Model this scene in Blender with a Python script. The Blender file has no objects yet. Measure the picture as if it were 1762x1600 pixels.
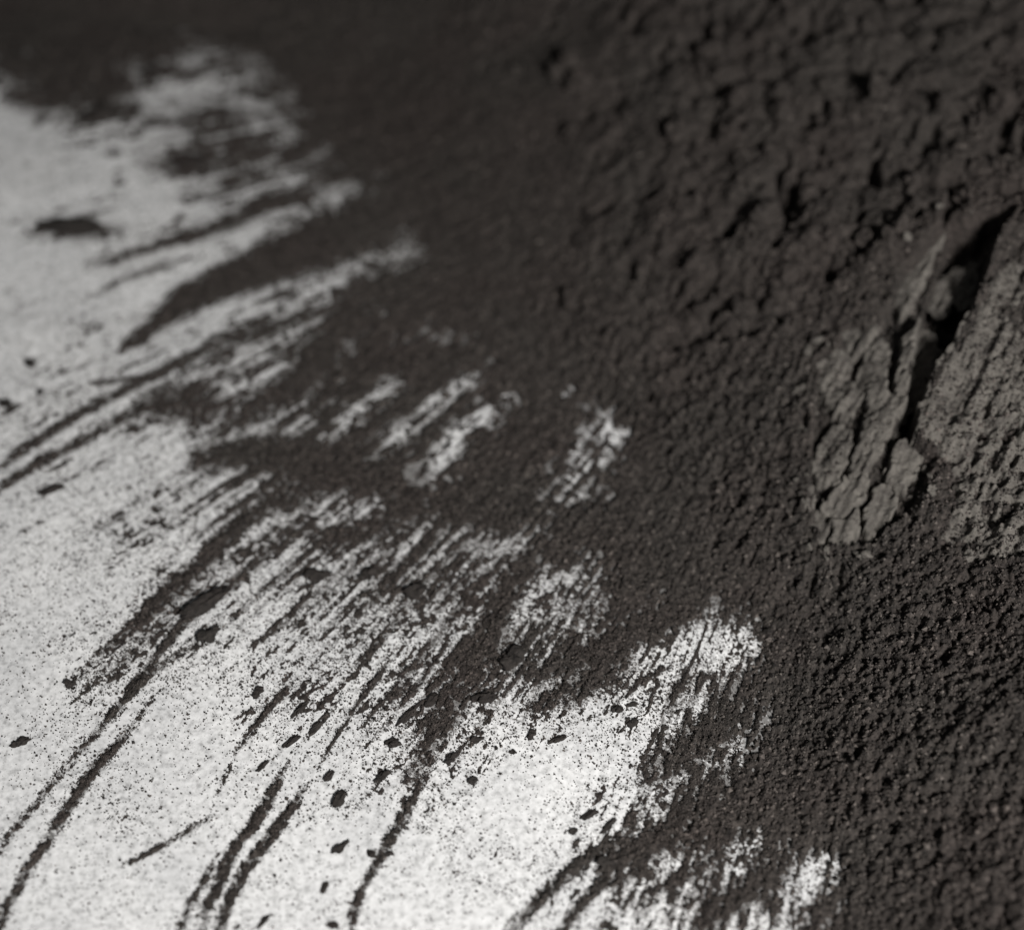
import bpy, math
import numpy as np
from mathutils import Vector

rng = np.random.default_rng(11)
SC = bpy.context.scene

# ------------------------------------------------------------------ camera
PW, PH = 1762.0, 1600.0            # the photograph's frame, used only to lay the place out on the ground
LENS, SENS = 60.0, 36.0
ELEV = math.radians(50)
DIST = 0.40
CAM = np.array([0.0, -DIST*math.cos(ELEV), DIST*math.sin(ELEV)])
FWD = np.array([0.0, math.cos(ELEV), -math.sin(ELEV)])
RIGHT = np.array([1.0, 0.0, 0.0])
UP = np.cross(RIGHT, FWD)
FPX = LENS/SENS*PW

cd = bpy.data.cameras.new("camera")
cam = bpy.data.objects.new("camera", cd)
SC.collection.objects.link(cam)
cam.location = CAM
cam.rotation_euler = (math.pi/2-ELEV, 0, 0)
cd.lens = LENS; cd.sensor_width = SENS; cd.sensor_fit = 'HORIZONTAL'
cd.clip_start = 0.01; cd.clip_end = 50
cd.dof.use_dof = True
cd.dof.focus_distance = 0.354
cd.dof.aperture_fstop = 5.8
SC.camera = cam

# ------------------------------------------------------------------ light
w = bpy.data.worlds.new("World"); SC.world = w; w.use_nodes = True
w.node_tree.nodes["Background"].inputs[0].default_value = (0.95, 0.98, 1.0, 1)
w.node_tree.nodes["Background"].inputs[1].default_value = 0.085

def area(name, loc, target, size, power, col):
    l = bpy.data.lights.new(name, 'AREA'); l.shape = 'DISK'; l.size = size; l.energy = power; l.color = col
    o = bpy.data.objects.new(name, l); SC.collection.objects.link(o)
    o.location = loc
    o.rotation_euler = (Vector(target)-Vector(loc)).to_track_quat('-Z', 'Y').to_euler()
    return o
area("softbox_lamp", (0.24, -0.44, 0.40), (0.0, -0.04, 0.0), 0.11, 7.5, (1.0, 0.985, 0.965))

SC.view_settings.view_transform = 'Standard'
SC.view_settings.look = 'None'
SC.view_settings.gamma = 1.0
SC.view_settings.exposure = 0.0

# ------------------------------------------------------------------ helpers
def link(o, parent=None):
    SC.collection.objects.link(o)
    if parent is not None: o.parent = parent
    return o

def tag(o, label=None, cat=None, group=None, kind=None):
    if label: o["label"] = label
    if cat: o["category"] = cat
    if group: o["group"] = group
    if kind: o["kind"] = kind
    return o

def mesh_np(name, verts, faces, mat, smooth=True):
    """verts (n,3), faces (m,k) with k = 3 or 4"""
    me = bpy.data.meshes.new(name)
    verts = np.ascontiguousarray(verts, dtype=np.float32); faces = np.ascontiguousarray(faces, dtype=np.int32)
    m, k = faces.shape
    me.vertices.add(len(verts)); me.vertices.foreach_set("co", verts.ravel())
    me.loops.add(m*k); me.loops.foreach_set("vertex_index", faces.ravel())
    me.polygons.add(m); me.polygons.foreach_set("loop_start", np.arange(0, m*k, k, dtype=np.int32))
    me.polygons.foreach_set("use_smooth", np.full(m, smooth))
    me.update(calc_edges=True)
    me.materials.append(mat)
    return me

def sstep(a, b, x):
    t = np.clip((x-a)/(b-a), 0, 1)
    return t*t*(3-2*t)

class VNoise:
    def __init__(self, seed): self.t = np.random.default_rng(seed).random((256, 256)).astype(np.float32)
    def __call__(self, x, y):
        xi = np.floor(x).astype(np.int32); yi = np.floor(y).astype(np.int32)
        fx = (x-xi).astype(np.float32); fy = (y-yi).astype(np.float32)
        fx = fx*fx*fx*(fx*(fx*6-15)+10); fy = fy*fy*fy*(fy*(fy*6-15)+10)
        a = xi & 255; b = yi & 255; a1 = (a+1) & 255; b1 = (b+1) & 255
        t = self.t
        return (t[a, b]*(1-fx)+t[a1, b]*fx)*(1-fy)+(t[a, b1]*(1-fx)+t[a1, b1]*fx)*fy

def vn(seed, x, y, lam, rot=0.6):
    c, s = math.cos(rot+seed), math.sin(rot+seed)
    return VNoise(seed)((c*x-s*y)/lam+seed*7.3, (s*x+c*y)/lam+seed*3.1)

def worley(seed, x, y, lam):
    """distance to the nearest jittered cell point, 0..~1"""
    r = np.random.default_rng(seed); jx = r.random((64, 64)); jy = r.random((64, 64))
    X = x/lam+100; Y = y/lam+100
    xi = np.floor(X).astype(np.int32); yi = np.floor(Y).astype(np.int32)
    d = np.full(X.shape, 9.0)
    for dx in (-1, 0, 1):
        for dy in (-1, 0, 1):
            a = (xi+dx); b = (yi+dy)
            px = a+jx[a & 63, b & 63]; py = b+jy[a & 63, b & 63]
            d = np.minimum(d, (X-px)**2+(Y-py)**2)
    return np.sqrt(d)

def crumbs(seed, x, y, lam, fill=0.72):
    """rounded crumbs of uneven height, pits between them (height in units of lam)"""
    r = np.random.default_rng(seed); jx = r.random((64, 64)); jy = r.random((64, 64)); hh = r.random((64, 64)); rr = r.uniform(0.45, 0.95, (64, 64))
    X = x/lam+100; Y = y/lam+100
    xi = np.floor(X).astype(np.int32); yi = np.floor(Y).astype(np.int32)
    out = np.full(X.shape, -0.15)
    for dx in (-1, 0, 1):
        for dy in (-1, 0, 1):
            a = (xi+dx) & 63; b = (yi+dy) & 63
            d2 = ((X-xi-dx-jx[a, b])**2+(Y-yi-dy-jy[a, b])**2)/rr[a, b]**2
            out = np.maximum(out, np.sqrt(np.maximum(1-d2, 0))*rr[a, b]*0.75+(hh[a, b]-0.5)*0.7-(d2 >= 1)*2)
    return out

def to_px(x, y, z):
    dx = x-CAM[0]; dy = y-CAM[1]; dz = z-CAM[2]
    dep = dy*FWD[1]+dz*FWD[2]
    dep = np.maximum(dep, 0.02)
    return PW/2+FPX*dx/dep, PH/2-FPX*(dy*UP[1]+dz*UP[2])/dep

def ground(px, py, z=0.0):
    """point of the horizontal plane at height z seen at a place of the photograph"""
    d = FWD+RIGHT*((px-PW/2)/FPX)+UP*((PH/2-py)/FPX)
    t = (z-CAM[2])/d[2]
    return CAM[0]+d[0]*t, CAM[1]+d[1]*t

def seg_dist(x, y, pts, closed=False):
    """distance to a polyline and position along it (0..1)"""
    P = [np.array(p, float) for p in pts]
    if closed: P = P+[P[0]]
    L = np.cumsum([0]+[np.linalg.norm(P[i+1]-P[i]) for i in range(len(P)-1)])
    best = np.full(x.shape, 1e9); tt = np.zeros(x.shape)
    for i in range(len(P)-1):
        ax, ay = P[i]; vx, vy = P[i+1]-P[i]; l2 = vx*vx+vy*vy
        t = np.clip(((x-ax)*vx+(y-ay)*vy)/l2, 0, 1)
        d = np.hypot(x-ax-t*vx, y-ay-t*vy)
        m = d < best
        best = np.where(m, d, best)
        tt = np.where(m, (L[i]+t*math.sqrt(l2))/L[-1], tt)
    return best, tt

def inside(x, y, pts):
    r = np.zeros(x.shape, bool); n = len(pts)
    for i in range(n):
        x0, y0 = pts[i]; x1, y1 = pts[(i+1) % n]
        if y0 == y1: continue
        c = ((y0 > y) != (y1 > y)) & (x < (x1-x0)*(y-y0)/(y1-y0)+x0)
        r ^= c
    return r

def sdist(x, y, pts):
    d, _ = seg_dist(x, y, pts, True)
    return np.where(inside(x, y, pts), d, -d)

# ------------------------------------------------------------------ materials
def new_mat(name):
    m = bpy.data.materials.new(name); m.use_nodes = True
    nt = m.node_tree; b = nt.nodes["Principled BSDF"]
    return m, nt, b

def ramp(nt, fac, stops):
    r = nt.nodes.new("ShaderNodeValToRGB")
    while len(r.color_ramp.elements) < len(stops): r.color_ramp.elements.new(0.5)
    for e, (p, c) in zip(r.color_ramp.elements, stops):
        e.position = p; e.color = (*c, 1)
    nt.links.new(fac, r.inputs[0]); return r.outputs[0]

def noise(nt, scale, detail=4, rough=0.6, vec=None):
    n = nt.nodes.new("ShaderNodeTexNoise"); n.inputs["Scale"].default_value = scale
    n.inputs["Detail"].default_value = detail; n.inputs["Roughness"].default_value = rough
    if vec is not None: nt.links.new(vec, n.inputs["Vector"])
    return n.outputs[0]

def mixc(nt, f, a, b, mode='MIX'):
    m = nt.nodes.new("ShaderNodeMix"); m.data_type = 'RGBA'; m.blend_type = mode
    if isinstance(f, float): m.inputs[0].default_value = f
    else: nt.links.new(f, m.inputs[0])
    for s, i in ((a, 6), (b, 7)):
        if isinstance(s, tuple): m.inputs[i].default_value = (*s, 1)
        else: nt.links.new(s, m.inputs[i])
    return m.outputs[2]

def powder_mat(name, dark, light, island=0.0, bump=0.4, tinted=True, dusty=False):
    m, nt, b = new_mat(name)
    geo = nt.nodes.new("ShaderNodeNewGeometry"); pos = geo.outputs["Position"]
    c = ramp(nt, noise(nt, 760, 3, 0.75, pos), [(0.30, dark), (0.72, light)])
    tint = ramp(nt, noise(nt, 38, 2, 0.5, pos), [(0.35, (1.0, 0.93, 0.90)), (0.65, (1.0, 0.985, 0.95))])
    if tinted: c = mixc(nt, 1.0, c, tint, 'MULTIPLY')
    if dusty:      # loose dark powder left lying on the pressed face
        k = ramp(nt, noise(nt, 210, 5, 0.7, pos), [(0.50, (0, 0, 0)), (0.68, (0.8, 0.8, 0.8))])
        c = mixc(nt, k, c, (0.034, 0.030, 0.0275))
    if island:
        g = ramp(nt, geo.outputs["Random Per Island"], [(0.0, (0.25,)*3), (0.7, (0.9,)*3), (1.0, (island,)*3)])
        c = mixc(nt, 1.0, c, g, 'MULTIPLY')
    nt.links.new(c, b.inputs["Base Color"])
    b.inputs["Roughness"].default_value = 0.92
    b.inputs["Specular IOR Level"].default_value = 0.18
    if bump:
        bp = nt.nodes.new("ShaderNodeBump"); bp.inputs["Strength"].default_value = bump
        bp.inputs["Distance"].default_value = 0.0006
        nt.links.new(noise(nt, 1400, 3, 0.7, pos), bp.inputs["Height"])
        nt.links.new(bp.outputs[0], b.inputs["Normal"])
    return m

M_POW = powder_mat("dark_powder", (0.0082, 0.0072, 0.0067), (0.050, 0.0440, 0.0405), bump=0.9)
M_GRAIN = powder_mat("dark_powder_grains", (0.021, 0.0188, 0.0175), (0.060, 0.0535, 0.0495), island=2.1, bump=0)
M_CRUST = powder_mat("pressed_powder", (0.056, 0.051, 0.0455), (0.116, 0.106, 0.094), bump=0.7, tinted=False, dusty=True)
M_CLUMP = powder_mat("powder_clump", (0.011, 0.0100, 0.0095), (0.034, 0.0305, 0.0285), bump=0.9)

def paper_mat():
    m, nt, b = new_mat("white_paper")
    geo = nt.nodes.new("ShaderNodeNewGeometry"); pos = geo.outputs["Position"]
    # fine grey dust film lying on the white sheet, uneven at the size of single specks
    f1 = ramp(nt, noise(nt, 620, 3, 0.65, pos), [(0.32, (0.34, 0.34, 0.338)), (0.47, (0.54, 0.54, 0.537)), (0.66, (0.66, 0.66, 0.657))])
    f2 = ramp(nt, noise(nt, 45, 3, 0.6, pos), [(0.28, (0.80, 0.80, 0.805)), (0.72, (1.0, 0.995, 0.99))])
    c = mixc(nt, 1.0, f1, f2, 'MULTIPLY')
    at = nt.nodes.new("ShaderNodeAttribute"); at.attribute_name = "dust"
    nz = noise(nt, 1100, 3, 0.7, pos)
    a = nt.nodes.new("ShaderNodeMath"); a.operation = 'MULTIPLY_ADD'; a.inputs[1].default_value = 0.50; a.inputs[2].default_value = 0.27
    nt.links.new(at.outputs["Fac"], a.inputs[0])
    d = nt.nodes.new("ShaderNodeMath"); d.operation = 'SUBTRACT'; nt.links.new(a.outputs[0], d.inputs[0]); nt.links.new(nz, d.inputs[1])
    mr = nt.nodes.new("ShaderNodeMapRange"); mr.inputs[1].default_value = -0.08; mr.inputs[2].default_value = 0.12
    mr.inputs[3].default_value = 0.0; mr.inputs[4].default_value = 0.85
    nt.links.new(d.outputs[0], mr.inputs[0])
    c = mixc(nt, mr.outputs[0], c, (0.075, 0.070, 0.066))
    nt.links.new(c, b.inputs["Base Color"])
    b.inputs["Roughness"].default_value = 0.8
    b.inputs["Specular IOR Level"].default_value = 0.2
    bp = nt.nodes.new("ShaderNodeBump"); bp.inputs["Strength"].default_value = 0.25; bp.inputs["Distance"].default_value = 0.0003
    nt.links.new(noise(nt, 700, 3, 0.6, pos), bp.inputs["Height"]); nt.links.new(bp.outputs[0], b.inputs["Normal"])
    return m
M_PAPER = paper_mat()

# ------------------------------------------------------------------ layout of the powder
FOOT = [(-500, -160), (-100, 0), (200, 40), (420, 60), (560, 170), (660, 320), (780, 470), (900, 600), (1050, 740), (1120, 880),
        (1210, 1010), (1330, 1090), (1330, 1210), (1310, 1380), (1430, 1520), (1480, 1700), (1500, 1900)]
FOOT_XY = [ground(*p) for p in FOOT]+[(0.40, -0.24), (0.55, 0.05), (0.45, 0.42), (0.10, 0.58), (-0.35, 0.50)]

def macro(x, y):
    """broad shape of the heap"""
    s = sdist(x, y, FOOT_XY)
    d = np.maximum(s, 0)
    h = 0.046*(1-np.exp(-(d/0.075)**1.45))
    # raised wedge that carries the pressed, cracked face
    (ax, ay), (bx, by) = CREST
    L = math.hypot(bx-ax, by-ay); ux, uy = (bx-ax)/L, (by-ay)/L
    t = ((x-ax)*ux+(y-ay)*uy)/L; c = (x-ax)*uy-(y-ay)*ux          # c > 0 on the left of the picture
    c = c*CSIGN
    wd = np.where(c > 0, 0.0095, 0.030)
    h = h+0.0026*np.exp(-(c/wd)**2)*sstep(1.12, 0.62, t)*sstep(-1.2, 0.1, t)
    return h, s
CREST = (ground(1730, 330, 0.036), ground(1440, 960, 0.016))
_q = ground(1300, 600, 0.02); _a, _b = CREST
CSIGN = 1.0 if ((_q[0]-_a[0])*(_b[1]-_a[1])-(_q[1]-_a[1])*(_b[0]-_a[0])) > 0 else -1.0

SOLID = [(-900, 60), (-300, 90), (0, 108), (40, 130), (62, 168), (120, 172), (200, 168), (206, 128), (290, 108), (370, 84), (450, 110),
         (530, 200), (560, 285), (640, 318), (745, 335), (745, 388), (690, 430), (655, 470), (640, 535), (600, 600), (560, 662), (590, 705),
         (570, 765), (610, 800), (700, 842), (850, 868), (895, 905), (890, 950), (1020, 965),
         (1050, 1025), (1160, 1030), (1288, 1030), (1305, 1120), (1268, 1200), (1290, 1260), (1290, 1320), (1210, 1365), (1190, 1430),
         (1290, 1428), (1325, 1455), (1430, 1470), (1432, 1530), (1390, 1560), (1400, 1620), (1450, 1800), (1500, 2300),
         (6000, 2300), (6000, -4000), (-3000, -4000)]

# streaks: points, start width, end width, strength, label
STREAKS = [
 ([(760, 352), (600, 400), (480, 450), (400, 478), (330, 510), (215, 594)], 58, 7, 1.1, "thickest dark streak, a wedge reaching left from the heap above the middle"),
 ([(560, 318), (480, 345), (370, 392), (290, 415), (200, 442), (148, 458)], 16, 9, 0.95, "narrow streak running just above the thickest wedge-shaped streak"),
 ([(310, 450), (230, 478), (150, 508)], 9, 5, 0.6, "faint short streak under the narrow upper left streak"),
 ([(665, 480), (590, 560), (530, 635), (450, 695), (372, 752)], 30, 10, 1.0, "dark straight streak below the thickest wedge, ending beside the speckled patch"),
 ([(600, 540), (500, 600), (420, 645), (315, 668)], 5, 3, 0.6, "hair-thin curved streak between the wedge and the speckled patch"),
 ([(500, 545), (380, 590), (290, 628), (200, 680), (112, 728), (0, 802), (-60, 840)], 10, 9, 0.85, "upper line of the twin streaks leaving the left edge"),
 ([(300, 672), (210, 722), (80, 790), (0, 838), (-60, 875)], 12, 9, 0.85, "lower line of the twin streaks leaving the left edge"),
 ([(250, 650), (205, 656), (155, 660)], 7, 4, 0.8, "short level streak beside the twin streaks at the left"),
 ([(345, 700), (300, 695), (255, 690)], 34, 22, 0.72, "smudged dark patch where the twin streaks begin"),
 ([(900, 850), (760, 842), (640, 812), (540, 795), (440, 780), (345, 790)], 46, 17, 1.15, "broad arching dark band with a blunt tip, level across the middle"),
 ([(640, 815), (545, 832), (470, 868), (408, 905), (327, 985), (283, 1022), (238, 1070), (175, 1120), (120, 1178)], 17, 6, 1.0, "long dark streak dropping left from the arching band"),
 ([(560, 852), (476, 932), (408, 996), (340, 1045), (272, 1125), (218, 1203), (116, 1319), (40, 1410), (-30, 1500)], 10, 8, 0.85, "upper line of the longest pair of streaks to the lower left corner"),
 ([(262, 1206), (210, 1270), (163, 1325), (109, 1404), (51, 1489), (14, 1553), (-10, 1620)], 9, 11, 0.95, "lower line of the longest pair, ending in the lower left corner"),
 ([(360, 1098), (300, 1130), (262, 1158), (222, 1204)], 8, 6, 0.7, "thin streak trailing from a clump into the longest pair of streaks"),
 ([(400, 930), (330, 1010), (250, 1085), (190, 1150), (130, 1205)], 18, 15, 0.36, "speckled faint track alongside the long dark streak"),
 ([(505, 1174), (466, 1218), (430, 1262), (402, 1298)], 9, 5, 1.0, "short black streak with a thick head in the lower left white area"),
 ([(466, 1212), (430, 1226), (395, 1240)], 5, 3, 0.7, "tiny side branch of the short black streak"),
 ([(400, 1310), (380, 1355), (366, 1376)], 5, 3, 0.55, "faint dash below the short black streak"),
 ([(376, 1397), (320, 1430), (265, 1462), (211, 1492)], 7, 5, 0.9, "lone flat-angled streak in the lower left white area"),
 ([(497, 1310), (456, 1387), (408, 1452), (381, 1506), (335, 1610)], 11, 13, 0.98, "left line of the close bold pair at the bottom edge"),
 ([(530, 1350), (470, 1431), (429, 1489), (395, 1543), (370, 1612)], 11, 12, 0.98, "right line of the close bold pair at the bottom edge"),
 ([(376, 1470), (340, 1530), (300, 1612)], 6, 10, 0.9, "short streak just left of the bold pair at the bottom edge"),
 ([(905, 955), (866, 1041), (828, 1120), (770, 1230), (730, 1300), (706, 1332)], 24, 15, 0.85, "speckled wide streak falling from the middle past the largest clump"),
 ([(731, 1332), (692, 1414), (658, 1468), (621, 1537), (600, 1605)], 13, 6, 0.98, "single bold tapering streak reaching the bottom edge at centre left"),
 ([(680, 1118), (630, 1195), (582, 1262), (545, 1325)], 6, 3, 0.85, "thin straight streak in the white area left of the speckled wide streak"),
 ([(756, 1140), (709, 1148), (648, 1174)], 5, 3, 0.75, "fine level curve crossing above the thin straight streak"),
 ([(775, 1160), (730, 1175), (690, 1192)], 4, 3, 0.6, "finest short line beside the speckled wide streak"),
 ([(1190, 1040), (1100, 1086), (1040, 1118), (972, 1146), (905, 1158)], 27, 9, 1.0, "dark tongue pointing left from the heap to the largest clump"),
 ([(1060, 1150), (990, 1185), (920, 1222)], 26, 14, 0.68, "mottled smudge under the dark tongue near the centre"),
 ([(1180, 1130), (1120, 1165), (1060, 1210)], 9, 5, 0.6, "thin speckled line below the dark tongue"),
 ([(1290, 1225), (1230, 1262), (1175, 1290), (1125, 1325)], 30, 22, 0.9, "blunt dark finger jutting left from the heap at the lower right"),
 ([(1300, 1395), (1220, 1425), (1150, 1440), (1085, 1470), (1030, 1500)], 36, 8, 1.0, "lower dark finger of the heap at the head of the bottom fan"),
 ([(1090, 1440), (1022, 1470), (960, 1520), (925, 1552), (880, 1602)], 9, 14, 0.95, "boldest line of the fan at the bottom right of centre"),
 ([(1130, 1440), (1084, 1462), (1030, 1520), (980, 1578), (960, 1605)], 11, 8, 0.8, "middle line of the fan at the bottom right of centre"),
 ([(1100, 1500), (1032, 1526), (1000, 1560), (970, 1605)], 9, 8, 0.75, "shortest line of the fan at the bottom right of centre"),
 ([(1250, 1470), (1190, 1500), (1140, 1520), (1090, 1560)], 16, 8, 0.72, "speckled line along the right side of the bottom fan"),
 ([(1330, 1500), (1270, 1545), (1230, 1570), (1200, 1610)], 22, 12, 0.8, "dark spur of the heap at the bottom edge right of the fan"),
 ([(480, 655), (430, 678), (375, 702)], 5, 4, 0.75, "fine line beside the dark straight streak at the left"),
 ([(700, 880), (660, 905), (600, 920), (560, 925)], 22, 14, 0.62, "mottled patch just under the arching band"),
 ([(545, 990), (500, 1060), (440, 1110)], 9, 5, 0.5, "faint speckled dashes below the mottled patch"),
]
# bare spots left in the powder (white showing through): points, start, end width, strength
BARE = [
 ([(700, 412), (640, 440), (560, 492), (470, 540)], 24, 26, 0.46),
 ([(682, 660), (625, 700), (575, 742)], 18, 20, 0.85),
 ([(812, 655), (745, 690), (700, 735), (640, 782)], 15, 17, 0.9),
 ([(838, 718), (800, 752), (740, 806)], 18, 28, 0.92),
 ([(1050, 745), (1010, 785), (955, 850)], 40, 32, 0.85),
 ([(1050, 850), (960, 860)], 14, 14, 0.5),
 ([(872, 678), (838, 678)], 9, 8, 0.8), ([(965, 668), (935, 682)], 9, 7, 0.75),
 ([(840, 622), (820, 590), (760, 568), (690, 585)], 12, 11, 0.42),
 ([(925, 905), (885, 935), (850, 968)], 17, 22, 0.75),
 ([(1010, 985), (940, 1000), (900, 1050)], 24, 30, 0.6),
 ([(580, 335), (640, 322)], 20, 12, 0.38),
 ([(1288, 1262), (1250, 1310)], 30, 28, 0.55),
 ([(1420, 1475), (1405, 1520)], 20, 22, 0.55),
 ([(1300, 1445), (1240, 1500)], 20, 30, 0.55),
 ([(1350, 1540), (1320, 1610)], 34, 40, 0.38),
 ([(1285, 1095), (1220, 1105), (1120, 1140)], 34, 26, 0.7),
 ([(330, 130), (420, 175), (500, 290)], 40, 40, 0.35),
]
# loose speckle: cx, cy, rx, ry, angle, amount
SPECK = [
 (450, 240, 190, 140, 25, 0.78), (700, 655, 270, 125, -25, 0.88), (560, 760, 200, 70, -20, 0.6), (540, 520, 220, 70, -32, 0.55), (300, 690, 120, 50, -25, 0.25),
 (380, 860, 150, 60, -20, 0.25), (780, 960, 270, 120, -10, 0.46), (880, 1100, 220, 130, -35, 0.45), (1080, 1080, 250, 125, -25, 0.50),
 (1190, 1170, 160, 115, -40, 0.36), (640, 1100, 260, 120, -40, 0.30), (1120, 1460, 180, 110, -45, 0.48), (1290, 1530, 180, 120, -45, 0.70),
 (300, 1080, 190, 80, -45, 0.28), (560, 910, 250, 120, -40, 0.40), (150, 170, 260, 60, 5, 0.26), (720, 1230, 140, 100, -55, 0.30), (130, 392, 78, 22, -2, 0.85), (330, 284, 75, 26, -4, 0.6), (175, 203, 50, 18, -20, 0.5), (150, 250, 300, 110, 0, 0.12), (80, 800, 200, 120, -25, 0.10), (250, 900, 220, 130, -30, 0.14), (200, 600, 260, 90, -25, 0.14),
 (960, 870, 190, 120, -20, 0.85), (1240, 1300, 90, 120, -10, 0.45), (330, 400, 250, 60, -22, 0.20),
]

def stroke_field(U, V, pts, w0, w1, s, bare=False):
    out = np.zeros(U.shape, np.float32)
    P = np.array(pts); pad = 2.0*max(w0, w1)+8
    m = (U > P[:, 0].min()-pad) & (U < P[:, 0].max()+pad) & (V > P[:, 1].min()-pad) & (V < P[:, 1].max()+pad)
    if not m.any(): return out
    d, t = seg_dist(U[m], V[m], pts)
    wd = (w0+(w1-w0)*t)*(0.74 if max(w0, w1) < 17 and s > 0 and not bare else 1.0)
    ends = 1-0.35*sstep(0.75, 1.0, t)
    if not bare and max(w0, w1) < 17: ends = ends*(0.45+0.55*sstep(0, 0.22, t))*0.9; wd = wd*(0.55+0.45*sstep(0, 0.25, t))
    out[m] = s*ends*(sstep(2.1, 0.0, d/wd) if bare else sstep(2.0, 0.22, d/wd))
    return out

def axis(lo, hi, step, far_lo, far_hi):
    a = np.arange(lo, hi, step)
    l = []; p = lo; st = step
    while p > far_lo: st *= 1.22; p -= st; l.append(p)
    r = []; p = a[-1]; st = step
    while p < far_hi: st *= 1.22; p += st; r.append(p)
    return np.array(l[::-1]+list(a)+r)

STEP = 0.00029
xs = axis(-0.165, 0.165, STEP, -0.6, 0.62)
yl = [-0.124]
while yl[-1] < 0.185: yl.append(yl[-1]+STEP*(0.95+0.9*float(sstep(0.02, 0.14, np.array(yl[-1])))))
ys = axis(-0.124, -0.1235, STEP, -0.27, -0.124); ys = np.concatenate([ys[ys < -0.12405], yl, axis(yl[-1], yl[-1]+0.001, 0.0006, yl[-1], 0.62)[4:]])
X, Y = np.meshgrid(xs, ys)
H0, SD = macro(X, Y)
U, V = to_px(X, Y, H0)

# ragged edges: warp the layout a little
wx = (vn(1, X, Y, 0.011)-0.5)*34+(vn(2, X, Y, 0.0038)-0.5)*18
wy = (vn(3, X, Y, 0.011)-0.5)*34+(vn(4, X, Y, 0.0038)-0.5)*18
Uw, Vw = U+wx*0.75, V+wy*0.75
Us, Vs = U+wx*0.16, V+wy*0.16

sd = np.full(U.shape, 200.0)
m = (U > -1500) & (U < 3500) & (V > -2500) & (V < 2300)
sd[m] = sdist(Uw[m], Vw[m], SOLID)
heapc = sstep(-70, 30, sd)
heapc *= (SD > -0.055)
# upper left rim is blurrier / sparser towards the white
field = heapc.copy()
ang = np.arctan2(V-0, 1650-U); rad = np.hypot(V, 1650-U)
strand = np.clip(0.38+0.80*VNoise(11)(ang*300, rad/170)+0.30*VNoise(12)(ang*620, rad/60), 0, 1.12)
owner = np.full(U.shape, -1, np.int16); ownv = np.full(U.shape, 0.22, np.float32)
for i, (p, w0, w1, s, lab) in enumerate(STREAKS):
    f = stroke_field(Us, Vs, p, w0, w1, s)
    if s < 1.05 or w0 < 30: f = f*strand
    field = 1-(1-field)*(1-np.clip(f, 0, 1))
    b = (f > ownv) & (heapc < 0.55)
    owner[b] = i; ownv[b] = f[b]
brk = vn(16, X, Y, 0.0032)*0.6+vn(17, X, Y, 0.0075)*0.5
for p, w0, w1, s in BARE:
    field *= 1-0.9*stroke_field(U+wx*1.0, V+wy*1.0, p, w0*1.08, w1*1.08, s, True)*(0.62+0.62*brk)
speck = (0.02+0.10*sstep(0.45, 0.8, vn(18, X, Y, 0.013)*0.6+vn(19, X, Y, 0.005)*0.4)).astype(np.float32)
for cx, cy, rx, ry, an, am in SPECK:
    a = math.radians(an); c, s = math.cos(a), math.sin(a)
    du, dv = U-cx, V-cy
    e = ((c*du+s*dv)/rx)**2+((-s*du+c*dv)/ry)**2
    speck = 1-(1-speck)*(1-am*np.exp(-e*1.3))
for p, w0, w1, s in BARE:
    speck *= 1-0.8*stroke_field(U, V, p, w0, w1, s, True)
speck = np.clip(speck*(0.35+1.3*VNoise(20)(ang*310+9, rad/190)), 0, 0.97)
cover = 1-(1-field)*(1-speck)

# grain-sized noise, partly drawn out along the sweep direction
def uni(a):
    a = (a-a.mean())/a.std()
    return 1/(1+np.exp(-1.702*a))
iso = vn(5, X, Y, 0.00105)+0.9*vn(6, X, Y, 0.00062)+0.30*vn(7, X, Y, 0.004)
ang = np.arctan2(V-0, 1650-U); rad = np.hypot(V, 1650-U)
swp = 0.55*VNoise(10)(ang*230+5, rad/120)+VNoise(8)(ang*170, rad/38)+0.8*VNoise(9)(ang*330+31, rad/18+11)
n = uni(iso*0.75+swp*0.85)
n2 = uni(vn(13, X, Y, 0.0007)+0.8*vn(14, X, Y, 0.0011)+0.25*vn(15, X, Y, 0.004))
n = np.where(owner >= 0, 0.7*n2+0.3*n, n)
film = (cover-0.10-n)
film = np.where(cover > 0.985, np.maximum(film, 0.08), film)
Z = np.clip(film*0.0012, -0.0005, 0.0007)
solid_w = sstep(0.75, 1.0, heapc)
# relief of the heap surface
lump = sstep(900, 1250, U)*sstep(760, 330, V)+0.15*sstep(0.0, 0.02, H0)
lump = np.clip(lump, 0, 1)
jx_ = 0.0022*vn(22, X, Y, 0.0035)+0.0008*vn(37, X, Y, 0.0012); jy_ = 0.0022*vn(23, X, Y, 0.0035)+0.0008*vn(38, X, Y, 0.0012)
relief = lump*(crumbs(21, X+jx_, Y+jy_, 0.0100)*0.0034+crumbs(24, X+jx_, Y+jy_, 0.0052)*0.0024+crumbs(39, X, Y, 0.0026)*0.0011)
holes = sstep(0.64, 0.80, vn(25, X, Y, 0.0052)*0.62+vn(26, X, Y, 0.0026)*0.38)
relief -= lump*holes*0.0075
gran = sstep(640, 980, U)*sstep(300, 700, V)
relief += 0.85*gran*(crumbs(27, X+0.4*jx_, Y+0.4*jy_, 0.0036)*0.0008+crumbs(28, X+0.2*jx_, Y+0.2*jy_, 0.0020)*0.0012+crumbs(32, X, Y, 0.0012)*0.0007
                -0.0017*sstep(0.60, 0.80, vn(33, X, Y, 0.0026)*0.65+vn(36, X, Y, 0.0011)*0.35))
relief += (0.25+0.75*gran)*((vn(29, X, Y, 0.0010)-0.5)*0.0013+(vn(34, X, Y, 0.00062)-0.5)*0.0008+(vn(30, X, Y, 0.0022)-0.5)*0.0009)
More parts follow.
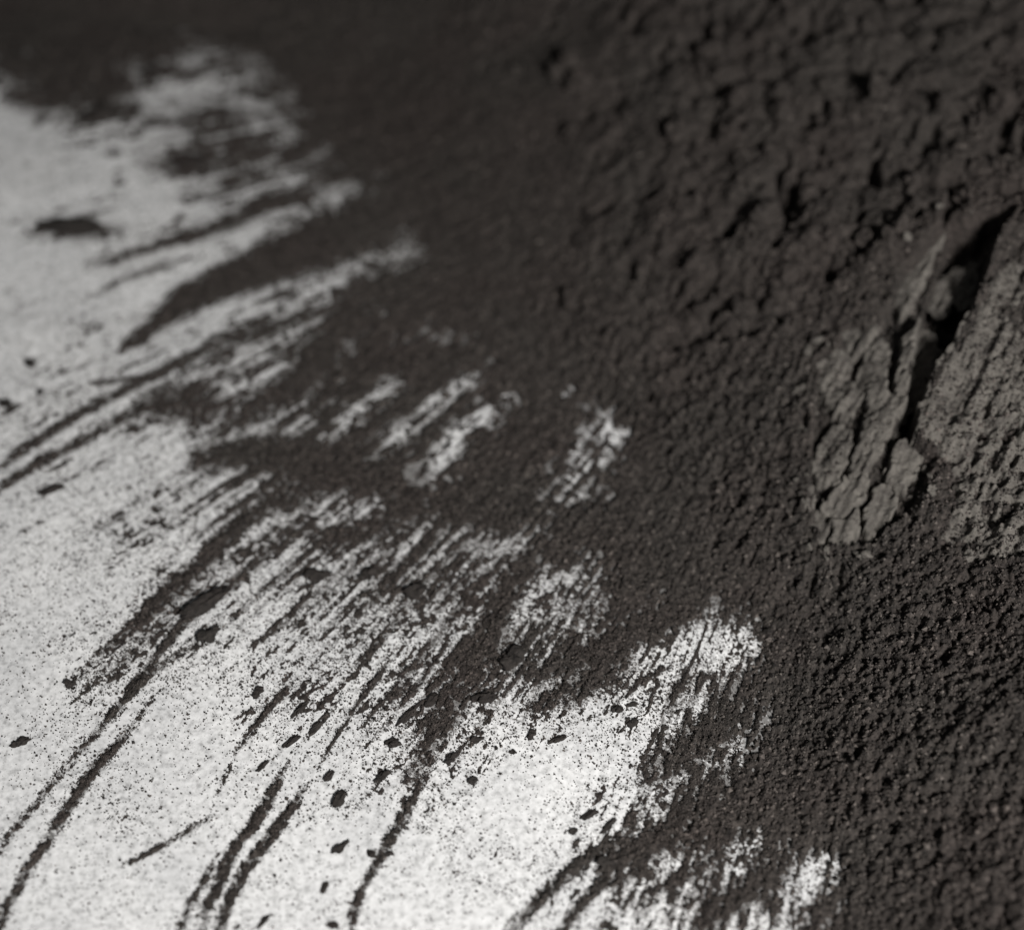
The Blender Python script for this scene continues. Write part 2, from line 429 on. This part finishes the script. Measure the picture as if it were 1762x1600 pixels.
relief += (vn(31, X, Y, 0.020)-0.5)*0.003*sstep(0.002, 0.02, H0)

# cracked pressed face: sink the body under the plates, open the deep crevice
def za(l): return [(1340+0.275*a, 540+0.275*b) for a, b in l]
def zb(l): return [(1400+0.275*a, 300+0.275*b) for a, b in l]
CRUST_AREA = [(1620, 380), (1735, 385), (1712, 430), (1670, 540), (1596, 680), (1580, 750), (1620, 790), (1590, 880), (1500, 955),
              (1400, 950), (1375, 850), (1385, 720), (1400, 620), (1440, 590), (1510, 540), (1545, 470)]
CREV = [(1640, 405), (1700, 372), (1745, 372), (1712, 430), (1690, 490), (1667, 540), (1645, 581), (1604, 645), (1596, 678), (1580, 700),
        (1578, 745), (1566, 765), (1540, 770), (1530, 745), (1552, 700), (1570, 650), (1574, 600), (1582, 560), (1600, 500)]
cs = np.full(U.shape, -99.0); vs_ = cs.copy()
m = (U > 1300) & (U < 1850) & (V > 280) & (V < 1050)
cs[m] = sdist(U[m]+wx[m]*0.3, V[m]+wy[m]*0.3, CRUST_AREA); vs_[m] = sdist(U[m]+wx[m]*0.2, V[m]+wy[m]*0.2, CREV)
SLAB = [(1850, 320), (1762, 380), (1712, 440), (1667, 550), (1604, 655), (1580, 760), (1612, 800), (1612, 850), (1600, 930), (1660, 985), (1760, 975), (1900, 940)]
sl = np.full(U.shape, -99.0); m = (U > 1500) & (V > 250) & (V < 1100) & (U < 2200)
sl[m] = sdist(U[m]+wx[m]*0.5, V[m]+wy[m]*0.5, SLAB)
relief = relief*(1-0.6*sstep(8, 24, cs))-0.0036*sstep(10, 24, cs)-0.0030*sstep(0, 30, sl)
relief -= sstep(-4, 9, vs_)*(0.0135-0.006*sstep(0.45, 0.75, vn(35, X, Y, 0.0045))-0.002*vn(36, X, Y, 0.0012))
relief = np.where(relief < 0, relief*np.clip(H0/0.004, 0.06, 1), relief*np.clip(H0/0.003, 0.3, 1))
Zt = H0+Z+relief*solid_w
Zt = np.where(film > 0, np.maximum(Zt, 0.00006+0.3*Z), Zt)
Zt = np.where((owner >= 0) & (heapc < 0.3), Z+0.25*ownv*0.0012*(film > 0), Zt)
# nothing lies on the sheet where the powder is absent
Zt = np.where(film < 0, np.minimum(Zt, Z), Zt)
Zt[SD < -0.05] = np.minimum(Zt[SD < -0.05], Z[SD < -0.05])

ny, nx = X.shape
idx = np.arange(ny*nx).reshape(ny, nx)
Q = np.stack([idx[:-1, :-1], idx[:-1, 1:], idx[1:, 1:], idx[1:, :-1]], -1).reshape(-1, 4)
zf = Zt.ravel(); P3 = np.stack([X.ravel(), Y.ravel(), zf], 1)
qmax = zf[Q].max(1)
own_q = owner.ravel()[Q[:, 0]]
hc_q = heapc.ravel()[Q[:, 0]]
u_q = U.ravel()[Q[:, 0]]; v_q = V.ravel()[Q[:, 0]]
far = (u_q < -500) | (u_q > PW+900) | (v_q > PH+700)
keep = (qmax > -0.00004) & ~(far & (SD.ravel()[Q[:, 0]] < 0))

def sub(name, faces, mat):
    uq, inv = np.unique(faces, return_inverse=True)
    return mesh_np(name, P3[uq], inv.reshape(faces.shape), mat)

heap = link(bpy.data.objects.new("powder_heap", None))
heap.empty_display_size = 0.01
tag(heap, "heap of dark grey-brown powder filling the top and right of the picture", "heap")
is_heap = keep & (own_q < 0) & (hc_q > 0.5)
o = link(bpy.data.objects.new("heap_body", sub("heap_body", Q[is_heap], M_POW)), heap)

for i, (p, w0, w1, s, lab) in enumerate(STREAKS):
    f = Q[keep & (own_q == i)]
    if len(f) < 4: continue
    o = link(bpy.data.objects.new("powder_streak", sub("powder_streak", f, M_POW)))
    tag(o, lab, "streak", "powder streaks swept across the white sheet")

o = link(bpy.data.objects.new("scattered_powder", sub("scattered_powder", Q[keep & (own_q < 0) & (hc_q <= 0.5)], M_POW)))
tag(o, "fine dark powder speckled over the white sheet around the streaks", "powder", kind="stuff")

# ------------------------------------------------------------------ paper; the finest dust lies on it where the powder was swept
PS = 3
px_ = xs[::PS]; py_ = ys[::PS]
px_ = np.concatenate([[-1.4], px_, [1.4]]); py_ = np.concatenate([[-1.0], py_, [1.6]])
dustf = np.pad(np.clip(cover, 0, 1)[::PS, ::PS], 1, mode='edge')
gx, gy = np.meshgrid(px_, py_)
ii = np.arange(gx.size).reshape(gx.shape)
me = mesh_np("paper_sheet", np.stack([gx.ravel(), gy.ravel(), np.zeros(gx.size)], 1),
             np.stack([ii[:-1, :-1], ii[:-1, 1:], ii[1:, 1:], ii[1:, :-1]], -1).reshape(-1, 4), M_PAPER, False)
at = me.attributes.new("dust", 'FLOAT', 'POINT'); at.data.foreach_set("value", dustf.ravel().astype(np.float32))
tag(link(bpy.data.objects.new("paper_sheet", me)), kind="structure")

# ------------------------------------------------------------------ pressed crust plates
PLATES = [
 zb([(830, 310), (800, 430), (740, 560), (600, 820), (570, 890), (500, 770), (510, 700), (620, 580), (720, 430)]),
 za([(480, 430), (545, 240), (640, 160), (690, 200), (680, 330), (665, 470), (730, 510), (800, 510), (750, 600), (690, 740), (610, 880),
     (560, 1000), (455, 1000), (450, 880), (505, 810), (530, 680), (565, 560), (545, 490)]),
 za([(770, 180), (830, 100), (880, 30), (845, 180), (812, 300), (802, 450), (790, 498), (735, 495), (722, 470), (750, 330)]),
 za([(300, 230), (370, 225), (450, 290), (425, 430), (480, 440), (530, 500), (490, 570), (455, 640), (400, 620), (330, 620), (300, 550), (250, 430), (255, 320)]),
 za([(330, 690), (420, 690), (460, 720), (460, 830), (420, 900), (410, 1000), (350, 1060), (250, 1040), (200, 1000), (200, 930), (280, 780)]),
 za([(420, 1030), (560, 1030), (540, 1130), (505, 1180), (400, 1255), (330, 1260), (270, 1230), (330, 1100)]),
 za([(335, 1290), (400, 1285), (500, 1225), (505, 1300), (490, 1400), (460, 1480), (380, 1480), (320, 1460), (340, 1350)]),
 za([(575, 1150), (600, 1070), (680, 1065), (720, 1115), (755, 1170), (710, 1250), (660, 1310), (600, 1380), (535, 1340), (545, 1200)]),
 za([(680, 960), (740, 810), (790, 780), (840, 830), (915, 865), (875, 970), (800, 1085), (750, 1085), (670, 1045)]),
 za([(170, 1100), (215, 1090), (230, 1220), (300, 1300), (305, 1400), (260, 1470), (190, 1450), (180, 1300)]),
 za([(90, 490), (180, 560), (205, 620), (150, 690), (100, 620)]),
 za([(640, 90), (560, 210), (470, 260), (390, 190), (400, 120), (520, 60)]),
 zb([(890, 520), (1000, 470), (1130, 445), (1060, 540), (1010, 640), (960, 700), (915, 620)]),
 zb([(640, 960), (720, 890), (790, 990), (760, 1100), (690, 1150), (640, 1090)]),
 zb([(760, 620), (830, 560), (880, 640), (830, 760), (760, 720)]),
 zb([(600, 1180), (690, 1170), (720, 1260), (650, 1340), (600, 1300)]),
 [(1840, 310), (1762, 372), (1735, 400), (1712, 430), (1690, 490), (1667, 540), (1645, 581), (1623, 611), (1604, 645), (1596, 678), (1582, 697),
  (1579, 733), (1568, 760), (1600, 790), (1600, 850), (1570, 960), (1660, 1020), (1760, 1010), (1860, 980)],
]
SHARDS = [0.0055, 0.0066, 0.0052, 0.0066]     # broken pieces lying inside the crevice, sunk below its rim
def place(px, py):
    x, y = ground(px, py)
    for _ in range(25):
        h, _s = macro(np.array([x]), np.array([y])); x, y = ground(px, py, float(h[0]))
    return x, y

prng = np.random.default_rng(5); sg = []
for k, poly in enumerate(PLATES):
    drop = SHARDS[k-len(PLATES)+1+len(SHARDS)] if len(PLATES)-1-len(SHARDS) <= k < len(PLATES)-1 else 0.0
    pc = np.mean(np.array(poly), 0); gs = 1.0 if k == len(PLATES)-1 else 1.05
    xy = np.array([place(*(pc+(np.array(p)-pc)*gs)) for p in poly])
    lo = xy.min(0)-0.002; hi = xy.max(0)+0.002
    gx, gy = np.meshgrid(np.arange(lo[0], hi[0], 0.00028), np.arange(lo[1], hi[1], 0.00028))
    jx = (vn(40, gx, gy, 0.0022)-0.5)*0.0010+(vn(41, gx, gy, 0.0009)-0.5)*0.0010
    jy = (vn(42, gx, gy, 0.0022)-0.5)*0.0010+(vn(43, gx, gy, 0.0009)-0.5)*0.0010
    h0, _s = macro(gx, gy)
    s = sdist(gx+jx, gy+jy, [tuple(q) for q in xy])+0.00002
    c = xy.mean(0); big = k == len(PLATES)-1
    tx, ty = prng.uniform(-0.05, 0.05, 2)*(0.3 if big else 1)
    top = 0.0002+prng.uniform(-0.0003, 0.0004)+(gx-c[0])*tx+(gy-c[1])*ty
    top = top+(vn(44, gx, gy, 0.0060)-0.5)*0.0011+np.abs(vn(49, gx, gy, 0.0028)-0.5)*0.0010+(vn(45, gx, gy, 0.0013)-0.5)*0.00035+(vn(46, gx, gy, 0.0006)-0.5)*0.00022
    (ax, ay), (bx, by) = CREST; L = math.hypot(bx-ax, by-ay); ux, uy = (bx-ax)/L, (by-ay)/L
    al = gx*ux+gy*uy; cr = gx*uy-gy*ux
    top = top-drop+(VNoise(56)(cr/0.0021+k*3.7, al/0.011)-0.5)*(0.0026 if big else 0.0012)+(VNoise(57)(cr/0.0009, al/0.005)-0.5)*0.0007
    pits = sstep(0.70, 0.84, vn(47, gx, gy, 0.0016))
    top = top-pits*0.0006
    if big:
        top = top+0.0008
    if big:      # its right side runs into the loose heap
        gu, gv = to_px(gx, gy, h0)
        d_edge = (gu-1762)*0.86+(gv-372)*0.45        # distance from the sharp broken edge
        rough = sstep(35, 130, d_edge+60*(vn(48, gx, gy, 0.006)-0.5))
        top = top+rough*((vn(50, gx, gy, 0.0010)-0.5)*0.0014+(vn(51, gx, gy, 0.0021)-0.5)*0.0014+(vn(52, gx, gy, 0.00062)-0.5)*0.0008
                         -0.0018*sstep(0.60, 0.8, vn(53, gx, gy, 0.0022)))
    fall = sstep(-0.0005, 0.0001, s)
    if big:
        loose = sstep(760, 800, gv+(vn(54, gx, gy, 0.004)-0.5)*40)
        fall = fall*(1-loose)+loose*sstep(-0.0005, 0.009, s+0.004*(vn(55, gx, gy, 0.003)-0.5))*fall
    z = h0+top*fall-(1-fall)*(0.0060 if not big else 0.0110*(1-loose)+0.0035*loose)
    ii = np.arange(gx.size).reshape(gx.shape)
    q = np.stack([ii[:-1, :-1], ii[:-1, 1:], ii[1:, 1:], ii[1:, :-1]], -1).reshape(-1, 4)
    q = q[(s.ravel()[q] > -0.0011).any(1)]
    pts = np.stack([gx.ravel(), gy.ravel(), z.ravel()], 1)
    uq, inv = np.unique(q, return_inverse=True)
    if k in (1, 3, 4) or big:   # loose grains lying on it
        ok = np.nonzero((s.ravel() > 0.0012) & ((gy.ravel() > -9)))[0]
        sg.append(pts[prng.choice(ok, 7000 if big else 120)])
    o = link(bpy.data.objects.new("crust_plate", mesh_np("crust_plate", pts[uq], inv.reshape(q.shape), M_CRUST)), heap)
    if big: tag(o, "large smooth pressed slab right of the black crevice")

# ------------------------------------------------------------------ lumps (shared lump shapes)
def icosphere(sub_):
    t = (1+5**0.5)/2
    v = [(-1, t, 0), (1, t, 0), (-1, -t, 0), (1, -t, 0), (0, -1, t), (0, 1, t), (0, -1, -t), (0, 1, -t), (t, 0, -1), (t, 0, 1), (-t, 0, -1), (-t, 0, 1)]
    f = [(0, 11, 5), (0, 5, 1), (0, 1, 7), (0, 7, 10), (0, 10, 11), (1, 5, 9), (5, 11, 4), (11, 10, 2), (10, 7, 6), (7, 1, 8), (3, 9, 4), (3, 4, 2),
         (3, 2, 6), (3, 6, 8), (3, 8, 9), (4, 9, 5), (2, 4, 11), (6, 2, 10), (8, 6, 7), (9, 8, 1)]
    v = [np.array(p)/np.linalg.norm(p) for p in v]
    for _ in range(sub_):
        c = {}; g = []
        def mid(a, b):
            k = (min(a, b), max(a, b))
            if k not in c:
                p = v[a]+v[b]; v.append(p/np.linalg.norm(p)); c[k] = len(v)-1
            return c[k]
        for a, b, d in f:
            x, y, z = mid(a, b), mid(b, d), mid(d, a)
            g += [(a, x, z), (b, y, x), (d, z, y), (x, y, z)]
        f = g
    return np.array(v), np.array(f)

def lump_mesh(name, seed, mat, sub_=3, rough=0.5):
    v, f = icosphere(sub_)
    r = 1+rough*(vn(seed, v[:, 0]+v[:, 2]*0.7, v[:, 1]-v[:, 2]*0.6, 0.75)-0.5)+0.5*rough*(vn(seed+1, v[:, 0]-v[:, 2], v[:, 1]+v[:, 2], 0.33)-0.5)
    return mesh_np(name, v*r[:, None], f, mat, True)

clod_me = [lump_mesh("clod", 60+3*i, M_POW, 3, 0.9) for i in range(6)]
def surf_z(x, y):
    return float(Zt[np.clip(np.searchsorted(ys, y), 0, ny-1), np.clip(np.searchsorted(xs, x), 0, nx-1)])
crng = np.random.default_rng(8)
cnt = 0
while cnt < 90:
    px, py = crng.uniform(930, 1760), crng.uniform(-10, 560)
    if px < 1150 and crng.random() < 0.5: continue
    if inside(np.array([px]), np.array([py]), [(1500, 600), (1560, 430), (1640, 360), (1800, 320), (1800, 600)])[0]: continue
    x, y = place(px, py); r = crng.uniform(0.0011, 0.0034)
    o = link(bpy.data.objects.new("clod", clod_me[cnt % 6]), heap)
    o.location = (x, y, surf_z(x, y)+r*0.1); o.scale = (r*crng.uniform(0.7, 1.3), r*crng.uniform(0.7, 1.3), r*crng.uniform(0.6, 0.9))
    o.rotation_euler = tuple(crng.uniform(0, 6.28, 3)); cnt += 1

# small chips broken off the pressed face
chip_me = [lump_mesh("crust_chip", 80+3*i, M_CRUST, 2, 1.3) for i in range(3)]
EDGE = [(1640, 385), (1560, 455), (1500, 545), (1430, 590), (1395, 640), (1380, 760), (1385, 880), (1410, 965), (1480, 970), (1560, 900), (1620, 830), (1600, 780), (1690, 500)]
for q in range(46):
    e = crng.integers(0, len(EDGE)-1); f = crng.random()
    px = EDGE[e][0]*(1-f)+EDGE[e+1][0]*f+crng.normal(0, 22); py = EDGE[e][1]*(1-f)+EDGE[e+1][1]*f+crng.normal(0, 22)
    x, y = place(px, py); r = crng.uniform(0.0004, 0.0013)
    o = link(bpy.data.objects.new("crust_chip", chip_me[q % 3]), heap)
    o.location = (x, y, surf_z(x, y)+r*0.15); o.scale = (r*crng.uniform(0.7, 1.5), r, r*crng.uniform(0.5, 0.8)); o.rotation_euler = tuple(crng.uniform(0, 6.28, 3))

# clumps lying on the sheet: x, y, length, width, direction (deg, picture), label
CLUMPS = [
 (132, 392, 88, 24, 2, "largest flat black clump at the far left, above the twin streaks"),
 (336, 284, 64, 20, 5, "flat dark clump in the grey speckle at the upper left"),
 (170, 203, 52, 20, 22, "slanting dark clump just below the dark rim at the upper left"),
 (265, 132, 36, 22, 0, "faint clump close under the dark rim at the upper left"),
 (355, 1040, 80, 24, 30, "long black clump heading a streak at centre left"),
 (361, 1094, 30, 20, 45, "black clump below the long black clump at centre left"),
 (880, 1136, 42, 30, 12, "biggest rounded dark clump near the centre, beside the dark tongue"),
 (836, 1200, 32, 18, 15, "dark clump just below the biggest rounded clump"),
 (39, 1278, 36, 14, 22, "lone black dash by the left edge in the lower white area"),
 (85, 846, 38, 11, 25, "slim black dash under the twin streaks at the left edge"),
 (776, 1307, 20, 15, 30, "squarish black clump right of the speckled wide streak"),
 (814, 1344, 15, 12, 20, "small clump below the squarish black clump"),
 (822, 1273, 17, 9, 20, "small flat clump above the squarish black clump"),
 (914, 1265, 18, 12, 30, "left one of two small clumps under the mottled smudge"),
 (962, 1271, 26, 9, 25, "right elongated one of two small clumps under the mottled smudge"),
 (883, 1295, 12, 8, 0, "tiny clump below the two small clumps under the mottled smudge"),
 (675, 1281, 20, 14, 25, "clump left of the speckled wide streak, upper of two"),
 (657, 1338, 24, 14, 30, "clump left of the bold tapering streak's head, lower of two"),
 (585, 1376, 28, 18, 55, "fat black clump right of the close bold pair"),
 (587, 1458, 26, 11, 45, "dash below the fat black clump right of the bold pair"),
 (558, 1528, 20, 10, 45, "small dash near the bottom between bold pair and tapering streak"),
 (575, 1591, 16, 11, 10, "clump on the bottom edge between bold pair and tapering streak"),
 (456, 1584, 30, 9, 48, "slim dash on the bottom edge right of the bold pair"),
 (638, 1470, 13, 11, 0, "tiny clump touching the left of the bold tapering streak"),
 (669, 1470, 12, 10, 0, "tiny clump touching the right of the bold tapering streak"),
 (743, 1206, 26, 14, 50, "clump on the left flank of the speckled wide streak"),
 (706, 1228, 44, 9, 48, "slim dash left of the speckled wide streak"),
 (443, 1193, 22, 13, 30, "clump left of the short black streak's head"),
 (518, 1218, 30, 9, 48, "uppermost dash right of the short black streak"),
 (545, 1250, 28, 10, 45, "middle dash right of the short black streak"),
 (500, 1278, 28, 7, 42, "lowest slim dash right of the short black streak"),
 (451, 1320, 20, 9, 38, "small dash above the close bold pair of streaks"),
 (567, 1336, 20, 11, 45, "small clump right of the right bold streak's head"),
 (121, 1178, 15, 11, 10, "round speck at the lower tip of the long dark streak"),
 (1088, 1245, 18, 12, 0, "lower of three small clumps left of the blunt dark finger"),
 (1064, 1220, 15, 12, 25, "left of three small clumps left of the blunt dark finger"),
 (1090, 1213, 22, 8, 10, "upper of three small clumps left of the blunt dark finger"),
 (1012, 1404, 26, 9, 35, "slim dash above the bottom fan of streaks"),
 (1046, 1424, 26, 12, 42, "clump above the bottom fan, right of the slim dash"),
 (987, 1431, 14, 10, 20, "small clump left of the bottom fan's head"),
 (1046, 1487, 26, 20, 15, "fat round clump in the middle of the bottom fan"),
 (1104, 1479, 20, 18, 20, "round clump at the right of the bottom fan"),
 (54, 626, 15, 13, 0, "small dot near the left edge above the twin streaks"),
 (70, 676, 12, 11, 0, "smaller dot below the dot near the left edge"),
 (8, 697, 20, 12, 10, "speck cut by the left edge above the twin streaks"),
 (633, 991, 26, 20, 15, "dark rounded clump below the mottled patch under the band"),
 (716, 1020, 34, 22, 15, "greyish clump right of the rounded clump below the band"),
 (548, 993, 34, 18, 15, "dark clump left of the rounded clump below the band"),
]
shapes = [lump_mesh("powder_clump", 90+5*i, M_CLUMP, 3, 1.25) for i in range(7)]
PXM = 0.24/PW
for i, (px, py, ln, wd, an, lab) in enumerate(CLUMPS):
    a = math.radians(an)
    x0, y0 = ground(px, py)
    x1, y1 = ground(px+math.cos(a)*ln/2, py-math.sin(a)*ln/2)
    x2, y2 = ground(px-math.sin(a)*wd/2, py-math.cos(a)*wd/2)
    la = math.hypot(x1-x0, y1-y0)*1.08
    th = math.atan2(y1-y0, x1-x0)
    # width across the length
    wa = abs(-(x2-x0)*math.sin(th)+(y2-y0)*math.cos(th))
    wa = max(wa, 0.0006)
    hz = min(0.62*wa, 0.0030)
    o = link(bpy.data.objects.new("powder_clump", shapes[i % 7]))
    o.location = (x0, y0, hz*0.55); o.scale = (la, wa*0.95, hz); o.rotation_euler = (0, 0, th)
    tag(o, lab, "clump", "loose clumps on the white sheet")

# ------------------------------------------------------------------ loose grains
OCT_V = np.array([(1, 0, 0), (0, 1, 0), (-1, 0, 0), (0, -1, 0), (0, 0, 1), (0, 0, -1)], float)
OCT_F = np.array([(0, 1, 4), (1, 2, 4), (2, 3, 4), (3, 0, 4), (1, 0, 5), (2, 1, 5), (3, 2, 5), (0, 3, 5)])
def grains(name, x, y, z, r, mat, parent=None, flat=False):
    nn = len(x)
    v = OCT_V[None]*(rng.uniform(0.55, 1.25, (nn, 6, 1)))*r[:, None, None]
    th = rng.uniform(0, 6.28, nn); ph = rng.uniform(-0.8, 0.8, nn)*(0.25 if flat else 1)
    c, s = np.cos(th)[:, None], np.sin(th)[:, None]; cp, sp = np.cos(ph)[:, None], np.sin(ph)[:, None]
    y1 = v[..., 1]*cp-v[..., 2]*sp; z1 = v[..., 1]*sp+v[..., 2]*cp
    vx = v[..., 0]*c-y1*s; vy = v[..., 0]*s+y1*c
    out = np.stack([vx+x[:, None], vy+y[:, None], z1+z[:, None]], -1).reshape(-1, 3)
    F = OCT_F[:4] if flat else OCT_F      # small ones sit on the sheet: only their upper faces
    if flat: out = out.reshape(nn, 6, 3)[:, :5].reshape(-1, 3)
    f = (F[None]+(5 if flat else 6)*np.arange(nn)[:, None, None]).reshape(-1, 3)
    return link(bpy.data.objects.new(name, mesh_np(name, out, f, mat, False)), parent)

infr = ((U > -120) & (U < PW+120) & (V > -120) & (V < PH+120)).ravel()
cand = np.nonzero(infr)[0]
Xf, Yf, cf, hf = X.ravel(), Y.ravel(), cover.ravel(), heapc.ravel()
# on the sheet: follows the speckle
wgt = np.clip(cf[cand], 0.035, 0.75)*(hf[cand] < 0.7)*np.clip(1.25-n.ravel()[cand], 0.1, 1)
pick = rng.choice(cand, 210000, p=wgt/wgt.sum())
r = rng.lognormal(math.log(0.00015), 0.36, len(pick)); r = np.clip(r, 0.00007, 0.00050)
x = Xf[pick]+rng.uniform(-1, 1, len(pick))*STEP; y = Yf[pick]+rng.uniform(-1, 1, len(pick))*STEP
z = np.maximum(zf[pick], 0)+r*0.25
o = grains("loose_grains", x, y, z, r, M_GRAIN, flat=True)
tag(o, "countless tiny dark grains sprinkled over the white sheet", "grains", kind="stuff")
# on the heap
wgt = (hf[cand] >= 0.6)*(0.25+0.75*gran.ravel()[cand])
pick = rng.choice(cand, 70000, p=wgt/wgt.sum())
r = np.clip(rng.lognormal(math.log(0.00030), 0.40, len(pick)), 0.0001, 0.0009)
x = Xf[pick]+rng.uniform(-1, 1, len(pick))*STEP; y = Yf[pick]+rng.uniform(-1, 1, len(pick))*STEP
z = zf[pick]+r*0.1
sg = np.concatenate(sg); rs = np.clip(rng.lognormal(math.log(0.00024), 0.4, len(sg)), 0.0001, 0.0007)
x = np.concatenate([x, sg[:, 0]]); y = np.concatenate([y, sg[:, 1]]); z = np.concatenate([z, sg[:, 2]]); r = np.concatenate([r, rs])
o = grains("surface_grains", x, y, z, r, M_GRAIN, heap, flat=True)
o["kind"] = "stuff"
